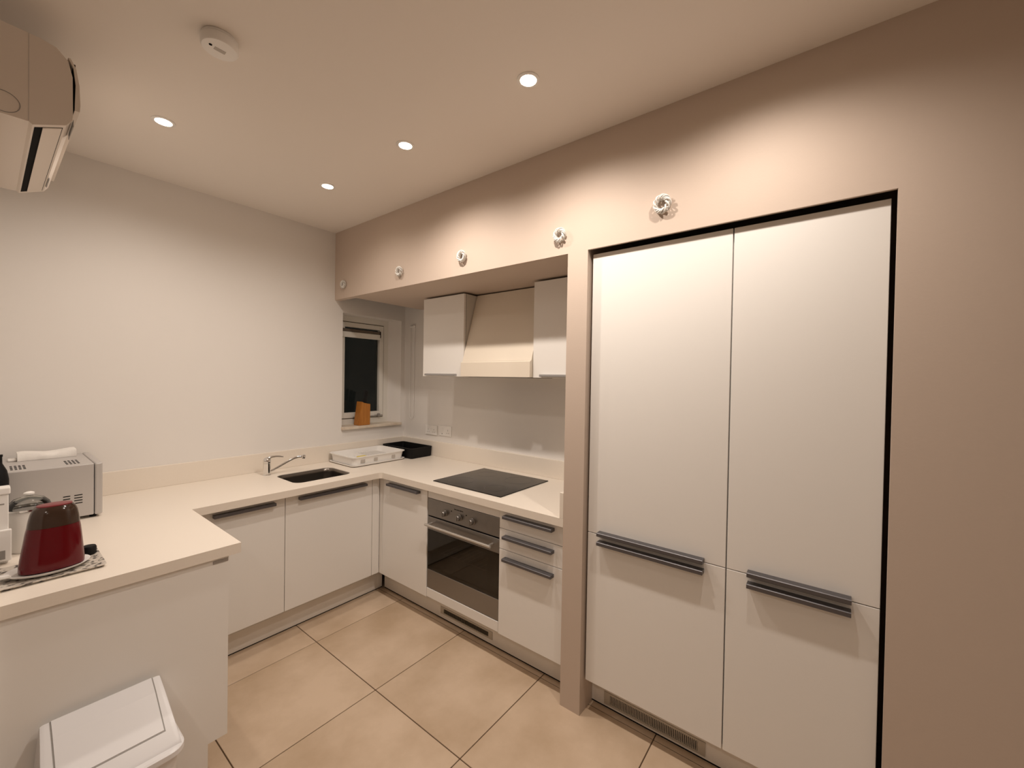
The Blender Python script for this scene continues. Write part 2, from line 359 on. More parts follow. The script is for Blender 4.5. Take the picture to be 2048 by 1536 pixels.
def plinth_with_vent(pl, ya, yb, va, vb, vz0, vz1, slats, frame_mat, slat_mat=None):
    bm = NB(); i = 0.010
    box(bm, XK, XK+0.016, ya, va, 0.008, 0.149); box(bm, XK, XK+0.016, vb, yb, 0.008, 0.149)
    box(bm, XK, XK+0.016, va, vb, 0.008, vz0); box(bm, XK, XK+0.016, va, vb, vz1, 0.149)
    obj('board', bm, 'plinth', pl)
    bxo('seal_strip', 'dark', pl, XK+0.002, XK+0.014, ya, yb, 0.0, 0.008)
    bm = NB(); ex = 0.030
    ys = [va, va+ex, vb-ex, vb] if va < vb else [va, va-ex, vb+ex, vb]
    box(bm, XK-0.003, XK+0.010, ys[0], ys[1], vz0, vz1); box(bm, XK-0.003, XK+0.010, ys[2], ys[3], vz0, vz1)
    box(bm, XK-0.003, XK+0.010, ys[1], ys[2], vz0, vz0+0.009); box(bm, XK-0.003, XK+0.010, ys[1], ys[2], vz1-0.009, vz1)
    g = obj('vent_grille', bm, frame_mat, pl)
    bxo('vent_back', 'dark', g, XK+0.010, XK+0.013, ys[1], ys[2], vz0, vz1)
    bm = NB(); lo, hi = min(ys[1], ys[2]), max(ys[1], ys[2])
    for k in range(slats):
        y = lo+(hi-lo)*(k+0.5)/slats; hw = (hi-lo)/slats*0.25
        box(bm, XK-0.001, XK+0.006, y-hw, y+hw, vz0+0.009, vz1-0.009)
    s = obj('vent_slats', bm, slat_mat or frame_mat, g); s['kind'] = 'stuff'
    return g
M['ventframe'] = mat('champagne_vent', (0.50, 0.445, 0.37), 0.4, metal=0.2)
M['ventdark'] = mat('dark_vent', (0.10, 0.085, 0.06), 0.5, metal=0.3)
plinth_with_vent(pl, -2.112, -0.52, -1.577, -1.134, 0.035, 0.081, 40, 'ventframe', 'ventdark')

# ------------------------------------------------------------------ oven
ov = thing('oven', 'built-in stainless steel oven with three knobs and dark glass door', 'oven', (0.3, -1.368, 0.217))
XO = 0.034; oa, ob = -1.1005, -1.6905
bm = NB(); bx0, bx1 = XO+0.04, 0.60
box(bm, bx0, bx1, ob+0.015, ob+0.03, 0.23, 0.78); box(bm, bx0, bx1, oa-0.03, oa-0.015, 0.23, 0.78); box(bm, bx0, bx1, ob+0.03, oa-0.03, 0.23, 0.25)
box(bm, bx0, bx1, ob+0.03, oa-0.03, 0.66, 0.78); box(bm, bx1-0.015, bx1, ob+0.03, oa-0.03, 0.25, 0.66)
obj('cavity', bm, 'ovenblack', ov)
bm = NB()
for z in (0.44,):
    tube(bm, [(bx0+0.03, ob+0.05, z), (bx0+0.03, oa-0.05, z)], 0.003, 6)
    tube(bm, [(bx1-0.05, ob+0.05, z), (bx1-0.05, oa-0.05, z)], 0.003, 6)
    for k in range(14):
        y = ob+0.06+(oa-ob-0.12)*k/13; tube(bm, [(bx0+0.03, y, z), (bx1-0.05, y, z)], 0.0018, 5)
obj('rack', bm, 'alu', ov, 60)
pan = bxo('control_panel', 'steel', ov, XO, XO+0.035, ob, oa, 0.694, 0.8025, bev=0.0015)
for k, y in enumerate((-1.258, -1.383, -1.489)):
    bm = NB(); lathe(bm, [(0.021, 0.0), (0.021, -0.004), (0.018, -0.006), (0.0165, -0.024), (0.0145, -0.027)], (XO, y, 0.738), 24, axis='x')
    box(bm, XO-0.030, XO-0.005, y-0.004, y+0.004, 0.738-0.015, 0.738+0.015, bev=0.001)
    obj('knob', bm, 'steel', pan, 30)
for y in (-1.314, -1.438):
    bm = NB(); lathe(bm, [(0.0035, 0.0), (0.0035, -0.0015)], (XO, y, 0.762), 12, axis='x'); obj('indicator_lamp', bm, 'dark', pan)
bm = NB(); y = -1.338
for k in range(9): box(bm, XO-0.0006, XO, y-0.006, y, 0.7755, 0.7815-0.001*(k % 3)); y -= 0.0085
obj('lettering_mark', bm, 'dark', pan)
dz0, dz1 = 0.232, 0.686
bm = NB(); box(bm, XO, XO+0.035, ob, oa, 0.605, dz1, bev=0.0015); box(bm, XO, XO+0.035, ob, oa, dz0, 0.3495, bev=0.0015)
dr = obj('oven_door', bm, 'steel', ov)
bxo('door_glass', 'smoke', dr, XO+0.001, XO+0.005, ob, oa, 0.350, 0.6045)
bm = NB(); g0, g1 = 0.350, 0.6045
box(bm, XO+0.006, XO+0.03, ob, ob+0.085, g0, g1); box(bm, XO+0.006, XO+0.03, oa-0.085, oa, g0, g1)
box(bm, XO+0.006, XO+0.03, ob+0.085, oa-0.085, g0, g0+0.018); box(bm, XO+0.006, XO+0.03, ob+0.085, oa-0.085, g1-0.025, g1)
obj('glass_border', bm, 'ovenblack', dr)
bm = NB(); tube(bm, [(-0.007, -1.1215, 0.6485), (-0.007, -1.661, 0.6485)], 0.0085, 14)
for y in (-1.138, -1.643): tube(bm, [(-0.007, y, 0.6485), (XO+0.002, y, 0.6485)], 0.0065, 10)
obj('door_handle', bm, 'alu', dr, 40)

# ------------------------------------------------------------------ tall units
XTL = 0.033
def tall(label, ya, yb, ha, hb):
    u = thing('tall_cabinet', label, 'cabinet', (0.35, (ya+yb)/2, 0.15))
    bxo('carcass', 'carcass', u, XTL+0.0225, 0.66, yb+0.001, ya-0.001, 0.15, 2.145)
    d = bxo('upper_door', 'door', u, XTL, XTL+0.02, yb+0.0022, ya-0.0022, 0.8612, 2.1544, bev=BV); handle_x(d, XTL, ha, hb, 0.8688, out=0.034, h=0.017)
    d = bxo('lower_door', 'door', u, XTL, XTL+0.02, yb+0.0022, ya-0.0022, 0.1595, 0.8582, bev=BV); handle_x(d, XTL, ha, hb, 0.8275, out=0.034, h=0.017)
tall('wide tall white cabinet next to the slim column, two doors with long paired dark handles', -2.2269, -2.8132, -2.2878, -2.7362)
tall('narrow tall white cabinet furthest right, two doors with short paired dark handles', -2.8132, -3.2555, -2.8863, -3.1825)
pl = thing('plinth', 'pale plinth board under the tall cabinets with a finely slotted vent', 'plinth', (0.13, -2.7, 0))
plinth_with_vent(pl, -3.262, -2.2195, -2.7365, -2.285, 0.018, 0.077, 52, 'ventframe')

# ------------------------------------------------------------------ peninsula
u = thing('peninsula_cabinet', 'white peninsula cabinet with plain end panel, in front of the bin', 'cabinet', (-1.4, -0.95, 0))
bm = NB(); prism(bm, [(XL+0.002, 0.0), (-1.180, 0.0), (-1.180, 0.150), (-1.116, 0.150), (-1.116, 0.857), (XL+0.002, 0.857)], 'y', -1.258, -1.238)
ep = obj('end_panel', bm, 'door', u)
bxo('carcass', 'carcass', u, XL+0.002, -1.137, -1.2375, -0.645, 0.151, 0.857)
d = bxo('door', 'door', u, -1.136, -1.117, -1.2375, -0.645, 0.172, 0.857, bev=BV)
pts = [(-1.117+p[0], 0.826-0.008+p[1]) for p in handle_profile(0.034, 0.016)]
obj('handle', prism(NB(), pts, 'y', -1.13, -0.70), 'handle', d)
bxo('plinth_board', 'plinth', u, -1.196, -1.18, -1.2375, -0.500, 0.0, 0.150)
bxo('metal_inlay', 'handle_light', u, -1.168, -1.1185, -1.2605, -1.2578, 0.838, 0.850, bev=0.001)

# ------------------------------------------------------------------ worktop
HX0, HX1, HY0, HY1, HR = -0.524, -0.142, -0.521, -0.212, 0.055
bm = NB()
outer = [(XL, -0.001), (XL, YP), (XP, YP), (XP, YF)]
r = 0.022
for k in range(7):
    a = math.radians(90-90*k/6); outer.append((0.0-r+r*math.cos(a), YF-r+r*math.sin(a)))
outer += [(0.0, Y1+0.0005), (D-0.0005, Y1+0.0005), (D-0.0005, -0.001)]
hole = rrect(HX0, HX1, HY0, HY1, HR, 8)
def ring(pts, z): 
    v = [bm.verts.new((p[0], p[1], z)) for p in pts]
    return v, [bm.edges.new((v[i], v[(i+1) % len(v)])) for i in range(len(v))]
rings = {}
for z in (ZC, ZC-0.04):
    vo, eo = ring(outer, z); vh, eh = ring(hole, z)
    bmesh.ops.triangle_fill(bm, edges=eo+eh, use_beauty=True); rings[z] = (vo, vh)
for k in (0, 1):
    A, B = rings[ZC][k], rings[ZC-0.04][k]
    for i in range(len(A)): bm.faces.new([A[i], A[(i+1) % len(A)], B[(i+1) % len(A)], B[i]])
wt = obj('worktop', bm, 'worktop'); tag(wt, 'continuous cream U-shaped worktop over all base cabinets and the peninsula', 'worktop')
ZU = 1.025
tag(bxo('upstand', 'worktop', None, XL, D-0.02, -0.0205, -0.0005, ZC+0.0003, ZU, bev=0.001), 'low cream upstand along the wall behind the sink', 'upstand')
tag(bxo('upstand', 'worktop', None, D-0.0200, D-0.0005, Y1+0.022, -0.0005, ZC+0.0003, ZU, bev=0.001), 'low cream upstand along the wall behind the hob', 'upstand')
tag(bxo('upstand', 'worktop', None, 0.0005, D-0.0005, Y1+0.0007, Y1+0.0215, ZC+0.0003, ZU, bev=0.001), 'short cream upstand against the slim column at the worktop end', 'upstand')

# sink bowl
sk = thing('sink', 'undermounted dark stainless steel sink bowl with rounded corners', 'sink', (-0.32, -0.4, 0.70))
lp = []
for (ins, z) in ((0.0012, ZC-0.004), (0.0014, ZC-0.03), (0.006, 0.745), (0.018, 0.722), (0.040, 0.712)):
    lp.append([(p[0], p[1], z) for p in rrect(HX0+ins, HX1-ins, HY0+ins, HY1-ins, max(0.02, HR-ins*0.4), 8)])
bm = NB(); loft(bm, lp, False, True)
b_ = obj('bowl', bm, 'sinksteel', sk, 40)
mod = b_.modifiers.new('thickness', 'SOLIDIFY'); mod.thickness = 0.0010; mod.offset = 1
bm = NB(); lathe(bm, [(0.038, 0.0), (0.038, 0.003), (0.030, 0.004), (0.020, 0.001)], (-0.333, -0.366, 0.7125), 24); obj('drain', bm, 'chrome', sk, 40)

# tap
tp = thing('mixer_tap', 'chrome single lever mixer tap with angled spout beside the sink', 'tap', (-0.545, -0.152, ZC))
bm = NB(); lathe(bm, [(0.027, 0.0), (0.027, 0.004), (0.0235, 0.007), (0.0225, 0.078), (0.0235, 0.080)], (-0.545, -0.152, ZC), 28); obj('body', bm, 'chrome', tp, 40)
bm = NB(); lathe(bm, [(0.0225, 0.0), (0.0235, 0.004), (0.0235, 0.018), (0.018, 0.030), (0.008, 0.036)], (-0.545, -0.152, ZC+0.082), 28)
lv = obj('lever_cap', bm, 'chrome', tp, 40)
pts = [(-0.553, -0.152, 1.000), (-0.538, -0.153, 1.012), (-0.515, -0.154, 1.0185), (-0.49, -0.155, 1.0185), (-0.465, -0.156, 1.015), (-0.444, -0.157, 1.009)]
bm = NB(); tube(bm, pts, 0.006, 12, radii=[0.011, 0.010, 0.0075, 0.0062, 0.0058, 0.004]); obj('lever', bm, 'chrome', lv, 60)
pts = [(-0.534, -0.153, 0.916), (-0.50, -0.160, 0.934), (-0.46, -0.170, 0.957), (-0.42, -0.180, 0.980), (-0.388, -0.189, 0.996), (-0.362, -0.195, 1.003), (-0.338, -0.200, 1.003)]
bm = NB(); tube(bm, pts, 0.0085, 14); sp = obj('spout', bm, 'chrome', tp, 60)
bm = NB(); lathe(bm, [(0.005, 0.013), (0.012, 0.010), (0.0145, 0.0), (0.0135, -0.012), (0.010, -0.016)], (-0.329, -0.202, 1.002), 20); obj('aerator', bm, 'chrome', sp, 50)

# hob
hb = thing('hob', 'flat black glass electric hob set in the worktop above the oven', 'hob', (0.324, -1.378, ZC))
bxo('glass', 'hob', hb, 0.077, 0.571, -1.661, -1.0953, ZC+0.0003, ZC+0.0055, bev=0.0015)
M['zone'] = mat('hob_marking', (0.055, 0.05, 0.045), 0.3)
for (x, y, r) in ((0.20, -1.23, 0.085), (0.20, -1.52, 0.070), (0.44, -1.24, 0.070), (0.44, -1.51, 0.090)):
    bm = NB(); lathe(bm, [(r, 0.0), (r, 0.0003), (r-0.002, 0.0003), (r-0.002, 0.0)], (x, y, ZC+0.0055), 48, cap0=False, cap1=False); obj('cooking_zone', bm, 'zone', hb)

# ------------------------------------------------------------------ wall cabinets and hood
XU = 0.338; ZU0, ZU1 = 1.579, 2.157
def wall_cab(label, ya, yb, ha, hb):
    u = thing('wall_cabinet', label, 'cabinet', (0.51, (ya+yb)/2, ZU0))
    bxo('carcass', 'carcass', u, XU+0.0225, D-0.0005, yb+0.0005, ya-0.0005, ZU0, ZU1)
    d = bxo('door', 'door', u, XU, XU+0.019, yb+G, ya-G, ZU0, ZU1, bev=BV); handle_x(d, XU, ha, hb, 1.592, m='handle_light', out=0.022, h=0.014)
wall_cab('white wall cabinet left of the cooker hood, nearer the window', -0.668, -1.0965, -0.712, -1.030)
wall_cab('white wall cabinet right of the cooker hood, against the slim column', -1.6835, Y1+0.012, -1.745, -2.045)
hd = thing('cooker_hood', 'cream sloping cooker hood between the two wall cabinets', 'cooker hood', (0.5, -1.39, 1.579))
ha, hbb = -1.0985, -1.6815
bm = NB(); prism(bm, [(0.325, 1.684), (0.466, 2.160), (D-0.001, 2.160), (D-0.001, 1.684)], 'y', ha, hbb); obj('sloping_canopy', bm, 'cream', hd)
bm = NB(); prism(bm, [(0.309, 1.581), (0.309, 1.676), (0.325, 1.6835), (D-0.001, 1.6835), (D-0.001, 1.581)], 'y', ha, hbb); vis = obj('visor', bm, 'cream', hd)
bxo('grease_filter', 'steel', vis, 0.345, 0.63, -1.64, -1.14, 1.5765, 1.5805)

# ------------------------------------------------------------------ sockets
def socket(label, ya, yb, za, zb, kind):
    s = thing('double_socket', label, 'socket', (D, (ya+yb)/2, za))
    th = 0.010 if kind == 0 else 0.008
    pt = bxo('face_plate', 'plastic', s, D-th, D-0.0003, ya, yb, za, zb, bev=0.002, seg=2)
    yc, h = (ya+yb)/2, zb-za; xf = D-th
    def pins(c, nm='pin_holes'):
        bm = NB(); box(bm, xf-0.0006, xf+0.0004, c-0.002, c+0.002, za+h*0.50, za+h*0.64)
        for dy in (-0.011, 0.011): box(bm, xf-0.0006, xf+0.0004, c+dy-0.0032, c+dy+0.0032, za+h*0.27, za+h*0.33)
        obj(nm, bm, 'grey', pt)
    if kind == 0:
        pins(yc-0.036); pins(yc+0.036)
        for c in (yc-0.012, yc+0.012): bxo('rocker_switch', 'plastic', pt, xf-0.003, xf+0.001, c-0.006, c+0.006, za+h*0.62, za+h*0.85, bev=0.001)
    else:
        pins(yc-0.034)
        bxo('cooker_switch', 'plastic', pt, xf-0.004, xf+0.001, yc+0.022, yc+0.046, za+h*0.40, za+h*0.80, bev=0.001)
        bxo('neon', 'grey', pt, xf-0.001, xf+0.001, yc+0.029, yc+0.039, za+h*0.15, za+h*0.25)
socket('white double wall socket nearer the window corner', -0.317, -0.463, 1.076, 1.156, 0)
socket('white switched cooker socket plate further from the window corner', -0.487, -0.637, 1.080, 1.164, 1)

# ------------------------------------------------------------------ dish drainer
dd = thing('dish_drainer', 'white plastic dish drainer basket on its drip tray beside the sink', 'dish rack', (0.19, -0.2, ZC))
X0, X1, Ya, Yb = -0.055, 0.412, -0.378, -0.032
lp = lambda ins, z, r=0.04: [(p[0], p[1], z) for p in rrect(X0+ins, X1-ins, Ya+ins, Yb-ins, r, 6)]
bm = NB(); loft(bm, [lp(0.03, ZC+0.0005), lp(-0.002, ZC+0.006), lp(-0.006, ZC+0.014), lp(-0.001, ZC+0.015), lp(0.010, ZC+0.007), lp(0.035, ZC+0.004)]); obj('drip_tray', bm, 'plastic', dd, 40)
bm = NB(); zt = 0.972
loft(bm, [lp(0.024, ZC+0.010), lp(0.013, ZC+0.012), lp(0.004, zt-0.004), lp(-0.006, zt-0.003), lp(-0.006, zt+0.002), lp(0.006, zt+0.002), lp(0.010, zt-0.002), lp(0.019, ZC+0.0155), lp(0.030, ZC+0.0145)])
bk = obj('basket', bm, 'plastic', dd, 40)
bm = NB()
for k in range(9):
    x = X0+0.20+k*0.022
    box(bm, x-0.002, x+0.002, Ya+0.10, Yb-0.05, ZC+0.0150, ZC+0.050, bev=0.001)
o_ = obj('plate_dividers', bm, 'plastic', bk); o_['kind'] = 'stuff'
for (x, hw) in ((0.03, 0.018), (0.14, 0.016), (0.30, 0.016)):
    bm = NB(); box(bm, x-hw, x+hw, Ya+0.0045, Ya+0.013, ZC+0.025, ZC+0.050, bev=0.002); obj('side_slot', bm, 'pale_grey', bk)
sg = thing('sponge', 'yellow sponge with dark scouring face lying in the dish drainer', 'sponge', (0.08, -0.27, ZC+0.0145))
bm = NB(); box(bm, 0.045, 0.115, -0.30, -0.255, ZC+0.030, ZC+0.058, bev=0.004); obj('foam', bm, 'yellow', sg)
bm = NB(); box(bm, 0.045, 0.115, -0.30, -0.255, ZC+0.0165, ZC+0.0298, bev=0.003); obj('scourer', bm, 'black', sg)

# black box
tb = thing('storage_box', 'black open-topped storage box in the worktop corner behind the dish drainer', 'box', (0.54, -0.23, ZC))
X0, X1, Ya, Yb = 0.430, 0.655, -0.428, -0.030
lp = lambda ins, z, r=0.018: [(p[0], p[1], z) for p in rrect(X0+ins, X1-ins, Ya+ins, Yb-ins, r, 4)]
bm = NB(); loft(bm, [lp(0.006, ZC+0.0005), lp(0.003, ZC+0.01), lp(0.0, 0.972), lp(-0.001, 0.984), lp(0.008, 0.984), lp(0.010, ZC+0.008)]); obj('box_shell', bm, 'black', tb, 40)

# ------------------------------------------------------------------ knife block
kb = thing('knife_block', 'orange wood knife block standing on the window sill', 'knife block', (0.27, 0.02, ZS))
bm = NB(); prism(bm, [(0.212, ZS+0.0003), (0.318, ZS+0.0003), (0.320, ZS+0.178), (0.262, ZS+0.186), (0.240, ZS+0.200)], 'y', -0.016, 0.064)
bmesh.ops.bevel(bm, geom=bm.edges[:], offset=0.0025, segments=2, affect='EDGES'); obj('block', bm, 'wood', kb, 40)
for i, (x, y, l, t) in enumerate(((0.270, 0.003, 0.130, 0.14), (0.292, 0.025, 0.118, 0.20), (0.306, 0.046, 0.108, 0.30))):
    kn = thing('knife', ('black handled knife with the tallest handle in the wooden block', 'black handled knife in the middle of the wooden block', 'black handled knife with the shortest handle in the wooden block')[i], 'knife', (x, y, ZS+0.18), 'knives in the block')
    bm = NB(); p0 = Vector((x, y, ZS+0.170)); dv = Vector((math.sin(t)*0.6, 0, 1)).normalized()
    loops = []
    for s, a, b in ((0, 0.012, 0.007), (0.25, 0.0155, 0.0095), (0.6, 0.014, 0.009), (0.85, 0.016, 0.0095), (1.0, 0.012, 0.006)):
        c = p0+dv*l*s; loops.append([(c.x+a*math.cos(q*math.pi/5), c.y+b*math.sin(q*math.pi/5), c.z) for q in range(10)])
    loft(bm, loops); obj('knife_handle', bm, 'black', kn, 50)

# ------------------------------------------------------------------ microwave and things on the peninsula
mw = thing('microwave', 'silver microwave turned sideways against the wall on the peninsula', 'microwave', (-1.53, -0.25, ZC))
mx0, mx1, my0, my1, mz0, mz1 = -1.690, -1.395, -0.446, -0.050, 0.914, 1.150
cs = bxo('casing', 'microside', mw, mx0, mx1, my0, my1, mz0, mz1, bev=0.004, seg=2)
bxo('door_frame', 'microside', mw, mx1+0.002, mx1+0.028, my0-0.003, my1+0.003, mz0-0.002, mz1+0.001, bev=0.006, seg=2)
bm = NB()
bm.free()
for x in (mx0+0.03, mx1-0.0):
    for y in (my0+0.03, my1-0.03):
        bm = NB(); lathe(bm, [(0.012, 0.0), (0.014, 0.0145)], (x, y, ZC+0.0002), 14); obj('foot', bm, 'black', mw)
bm = NB()
for gx in (-1.635, -1.475):
    for r_ in range(4):
        for c_ in range(4): box(bm, gx+c_*0.012-0.0035, gx+c_*0.012+0.0035, -0.40+r_*0.032, -0.382+r_*0.032, mz1-0.001, mz1+0.0006)
o_ = obj('top_vents', bm, 'dark', cs); o_['kind'] = 'stuff'
bm = NB()
for k in range(4): box(bm, -1.458, -1.432, my0-0.0006, my0+0.001, 1.012-k*0.012, 1.016-k*0.012)
for k in range(2): box(bm, -1.492, -1.470, my0-0.0006, my0+0.001, 1.012-k*0.012, 1.016-k*0.012)
o_ = obj('side_vents', bm, 'dark', cs); o_['kind'] = 'stuff'
# folded cloth
bm = NB(); n = 14; loops = []
for i in range(n+1):
    t = i/n; x = -1.612+t*0.188; wv = 0.004*math.sin(t*9)+0.002*math.sin(t*23)
    y0, y1, h = -0.165+wv, -0.062+wv*0.6, 0.030+0.004*math.sin(t*7+1)
    z = mz1+0.0008
    loops.append([(x, y0, z), (x, y0-0.004, z+h*0.5), (x, y0+0.004, z+h), (x, (y0+y1)/2, z+h+0.002*math.sin(t*15)), (x, y1-0.004, z+h), (x, y1+0.003, z+h*0.5), (x, y1, z)])
loft(bm, loops)
cl = thing('folded_cloth', 'folded white cloth lying on top of the microwave', 'cloth', (-1.535, -0.105, mz1))
obj('folded_layer', bm, 'cloth', cl, 60)
bm = NB(); box(bm, -1.640, -1.6125, -0.150, -0.095, mz1+0.0008, mz1+0.010, bev=0.003, seg=2); obj('loose_corner', bm, 'cloth', cl, 60)

# tray with pattern
tr = thing('serving_tray', 'small rectangular tray with black and white print at the peninsula edge', 'tray', (-1.565, -1.05, ZC))
X0, X1, Ya, Yb = -1.690, -1.446, -1.158, -0.940
lp = lambda ins, z, r=0.012: [(p[0], p[1], z) for p in rrect(X0+ins, X1-ins, Ya+ins, Yb-ins, r, 4)]
bm = NB(); loft(bm, [lp(0.010, ZC+0.0004), lp(0.0, ZC+0.009), lp(0.004, ZC+0.0095), lp(0.013, ZC+0.0035)]); obj('tray_body', bm, 'print', tr, 40)
ds = thing('oval_dish', 'white oval dish with raised rim under the red canister', 'dish', (-1.575, -1.065, ZC))
bm = NB(); cx, cy = -1.574, -1.060
el = lambda a, b, z, k=40: [(cx+a*math.cos(2*math.pi*i/k), cy+b*math.sin(2*math.pi*i/k), z) for i in range(k)]
loft(bm, [el(0.060, 0.050, 0.9042), el(0.088, 0.066, 0.911), el(0.097, 0.074, 0.9175), el(0.098, 0.075, 0.9195), el(0.094, 0.071, 0.919), el(0.080, 0.060, 0.9125)])
obj('dish_body', bm, 'plastic', ds, 50)
bm = NB(); loft(bm, [[(x, y, z) for x, y in ((-1.690, -1.090), (-1.655, -1.098), (-1.655, -1.068), (-1.690, -1.060))] for z in (0.918, 0.926)]); bmesh.ops.bevel(bm, geom=bm.edges[:], offset=0.003, segments=2, affect='EDGES')
obj('dish_lip', bm, 'plastic', ds, 50)
rc = thing('red_canister', 'dark red glossy oval canister with smoky shoulder and red top', 'canister', (-1.564, -1.06, 0.913))
cx, cy = -1.566, -1.058
def ell(a, b, z, k=48, e=2.4):
    out = []
    for i in range(k):
        t = 2*math.pi*i/k; c, s = math.cos(t), math.sin(t)
        out.append((cx+0.005*max(0, z-z0)/0.21+a*math.copysign(abs(c)**(2/e), c), cy+b*math.copysign(abs(s)**(2/e), s), z))
    return out
z0 = 0.9130
bm = NB(); loft(bm, [ell(0.066, 0.046, z0), ell(0.0755, 0.054, z0+0.004), ell(0.0755, 0.054, z0+0.02), ell(0.070, 0.051, z0+0.07), ell(0.064, 0.047, z0+0.125), ell(0.061, 0.0455, z0+0.142)], True, True); obj('body', bm, 'red', rc, 50)
bm = NB(); loft(bm, [ell(0.0612, 0.0456, z0+0.1425), ell(0.0585, 0.0435, z0+0.165), ell(0.0545, 0.0400, z0+0.186), ell(0.0485, 0.035, z0+0.200), ell(0.042, 0.030, z0+0.2075)], True, True); obj('shoulder', bm, 'smokyband', rc, 50)
bm = NB(); loft(bm, [ell(0.0418, 0.0298, z0+0.2078), ell(0.0410, 0.0290, z0+0.2105), ell(0.037, 0.026, z0+0.2115)], True, True); obj('lid', bm, 'redlid', rc, 50)
bcp = thing('round_knob', 'small round black knob lying on the printed tray beside the red canister', 'knob', (-1.473, -1.00, ZC))
bm = NB(); lathe(bm, [(0.019, 0.0), (0.021, 0.004), (0.021, 0.024), (0.018, 0.030), (0.008, 0.032)], (-1.472, -0.985, 0.9042), 24); obj('knob_body', bm, 'black', bcp, 40)

# white jar with glass lid, white rack, black bottle at the picture's left edge
jr = thing('white_jar', 'white jar with clear glass lid behind the red canister', 'jar', (-1.605, -0.74, ZC))
bm = NB(); lathe(bm, [(0.046, 0.0), (0.050, 0.006), (0.053, 0.12), (0.054, 0.150), (0.050, 0.152), (0.047, 0.03)], (-1.603, -0.745, ZC+0.0003), 32); obj('jar_body', bm, 'plastic', jr, 40)
bm = NB(); lathe(bm, [(0.058, 0.153), (0.058, 0.159), (0.052, 0.176), (0.038, 0.192), (0.015, 0.201), (0.004, 0.202)], (-1.603, -0.745, ZC), 32); ld = obj('glass_lid', bm, 'clear', jr, 50)
bm = NB(); lathe(bm, [(0.0595, 0.1525), (0.0605, 0.156), (0.0595, 0.1595), (0.0582, 0.156)], (-1.603, -0.745, ZC), 32, cap0=False, cap1=False); obj('lid_rim', bm, 'chrome', ld, 50)
bm = NB(); lathe(bm, [(0.006, 0.202), (0.014, 0.207), (0.014, 0.213), (0.006, 0.217)], (-1.603, -0.745, ZC), 20); obj('lid_knob', bm, 'plastic', ld, 50)
rk = thing('white_rack', 'white upright rack at the left picture edge on the peninsula', 'rack', (-1.67, -0.83, ZC))
bm = NB(); box(bm, -1.690, -1.654, -0.862, -0.822, ZC+0.0003, 1.140, bev=0.003, seg=2); obj('post', bm, 'plastic', rk)
bm = NB(); box(bm, -1.692, -1.650, -0.868, -0.816, 1.1405, 1.164, bev=0.004, seg=2); obj('top_cap', bm, 'plastic', rk)
bm = NB(); box(bm, -1.694, -1.648, -0.880, -0.8635, ZC+0.012, 1.02, bev=0.003, seg=2); obj('front_plate', bm, 'plastic', rk)
bm = NB(); box(bm, -1.685, -1.662, -0.881, -0.880, ZC+0.02, ZC+0.05); box(bm, -1.690, -1.664, -0.8635, -0.8618, 1.105, 1.109); o_ = obj('slots', bm, 'grey', rk); o_['kind'] = 'stuff'
bt = thing('black_bottle', 'black bottle at the left picture edge beside the microwave', 'bottle', (-1.675, -0.52, ZC))
bm = NB(); lathe(bm, [(0.025, 0.0), (0.027, 0.005), (0.027, 0.235), (0.022, 0.270), (0.010, 0.300), (0.0095, 0.325), (0.011, 0.327), (0.011, 0.335)], (-1.6715, -0.52, ZC+0.0003), 24); obj('bottle_body', bm, 'black', bt, 40)

# ------------------------------------------------------------------ bin
bn = thing('waste_bin', 'white plastic waste bin with sloping flap lid before the peninsula end panel', 'bin', (-1.468, -1.36, 0))
bx = -1.4675
def brect(hw, ya, yb, z, r=0.035): return [(p[0], p[1], z) for p in rrect(bx-hw, bx+hw, ya, yb, r, 6)]
bm = NB(); loft(bm, [brect(0.115, -1.444, -1.304, 0.0005), brect(0.122, -1.452, -1.296, 0.01), brect(0.146, -1.497, -1.273, 0.3500), brect(0.146, -1.497, -1.273, 0.3600)]); obj('bin_body', bm, 'bin', bn, 40)
# lid: collar and sloping hood
YR, YC, YFQ = -1.277, -1.331, -1.471       # ridge at back, crease, front edge
ZR, ZCc, ZFq = 0.5120, 0.4870, 0.4000
bm = NB(); loft(bm, [brect(0.150, -1.502, -1.269, 0.3600, 0.04), brect(0.161, -1.513, -1.263, 0.3650, 0.045), brect(0.161, -1.513, -1.263, 0.3810, 0.045), brect(0.156, -1.508, -1.266, 0.3855, 0.042), brect(0.150, -1.499, -1.269, 0.3855, 0.04)])
cl_ = obj('lid_collar', bm, 'bin', bn, 40)
hw0, hw1 = 0.149, 0.137
def side(x, s):   # hood profile (y,z) at given side offset
    return [(bx+s*x, -1.489, 0.3860), (bx+s*x, -1.481, 0.3940)]
prof_o = [(-1.491, 0.3858), (-1.485, 0.3950), (YC, ZCc), (YR, ZR), (YR+0.006, 0.5000), (YR+0.008, 0.3858)]
bm = NB(); loops = []
for x, s in ((-0.150, 0.0), (-0.149, 0.5), (-0.143, 0.92), (-0.137, 1.0), (0.137, 1.0), (0.143, 0.92), (0.149, 0.5), (0.150, 0.0)):
    loops.append([(bx+x*(1-0.07*max(0, (z-0.3860))/0.126), y, 0.3858+(z-0.3858)*(0.955+0.045*s)) for y, z in prof_o])
loft(bm, loops)
hood = obj('lid_hood', bm, 'bin', bn, 30)
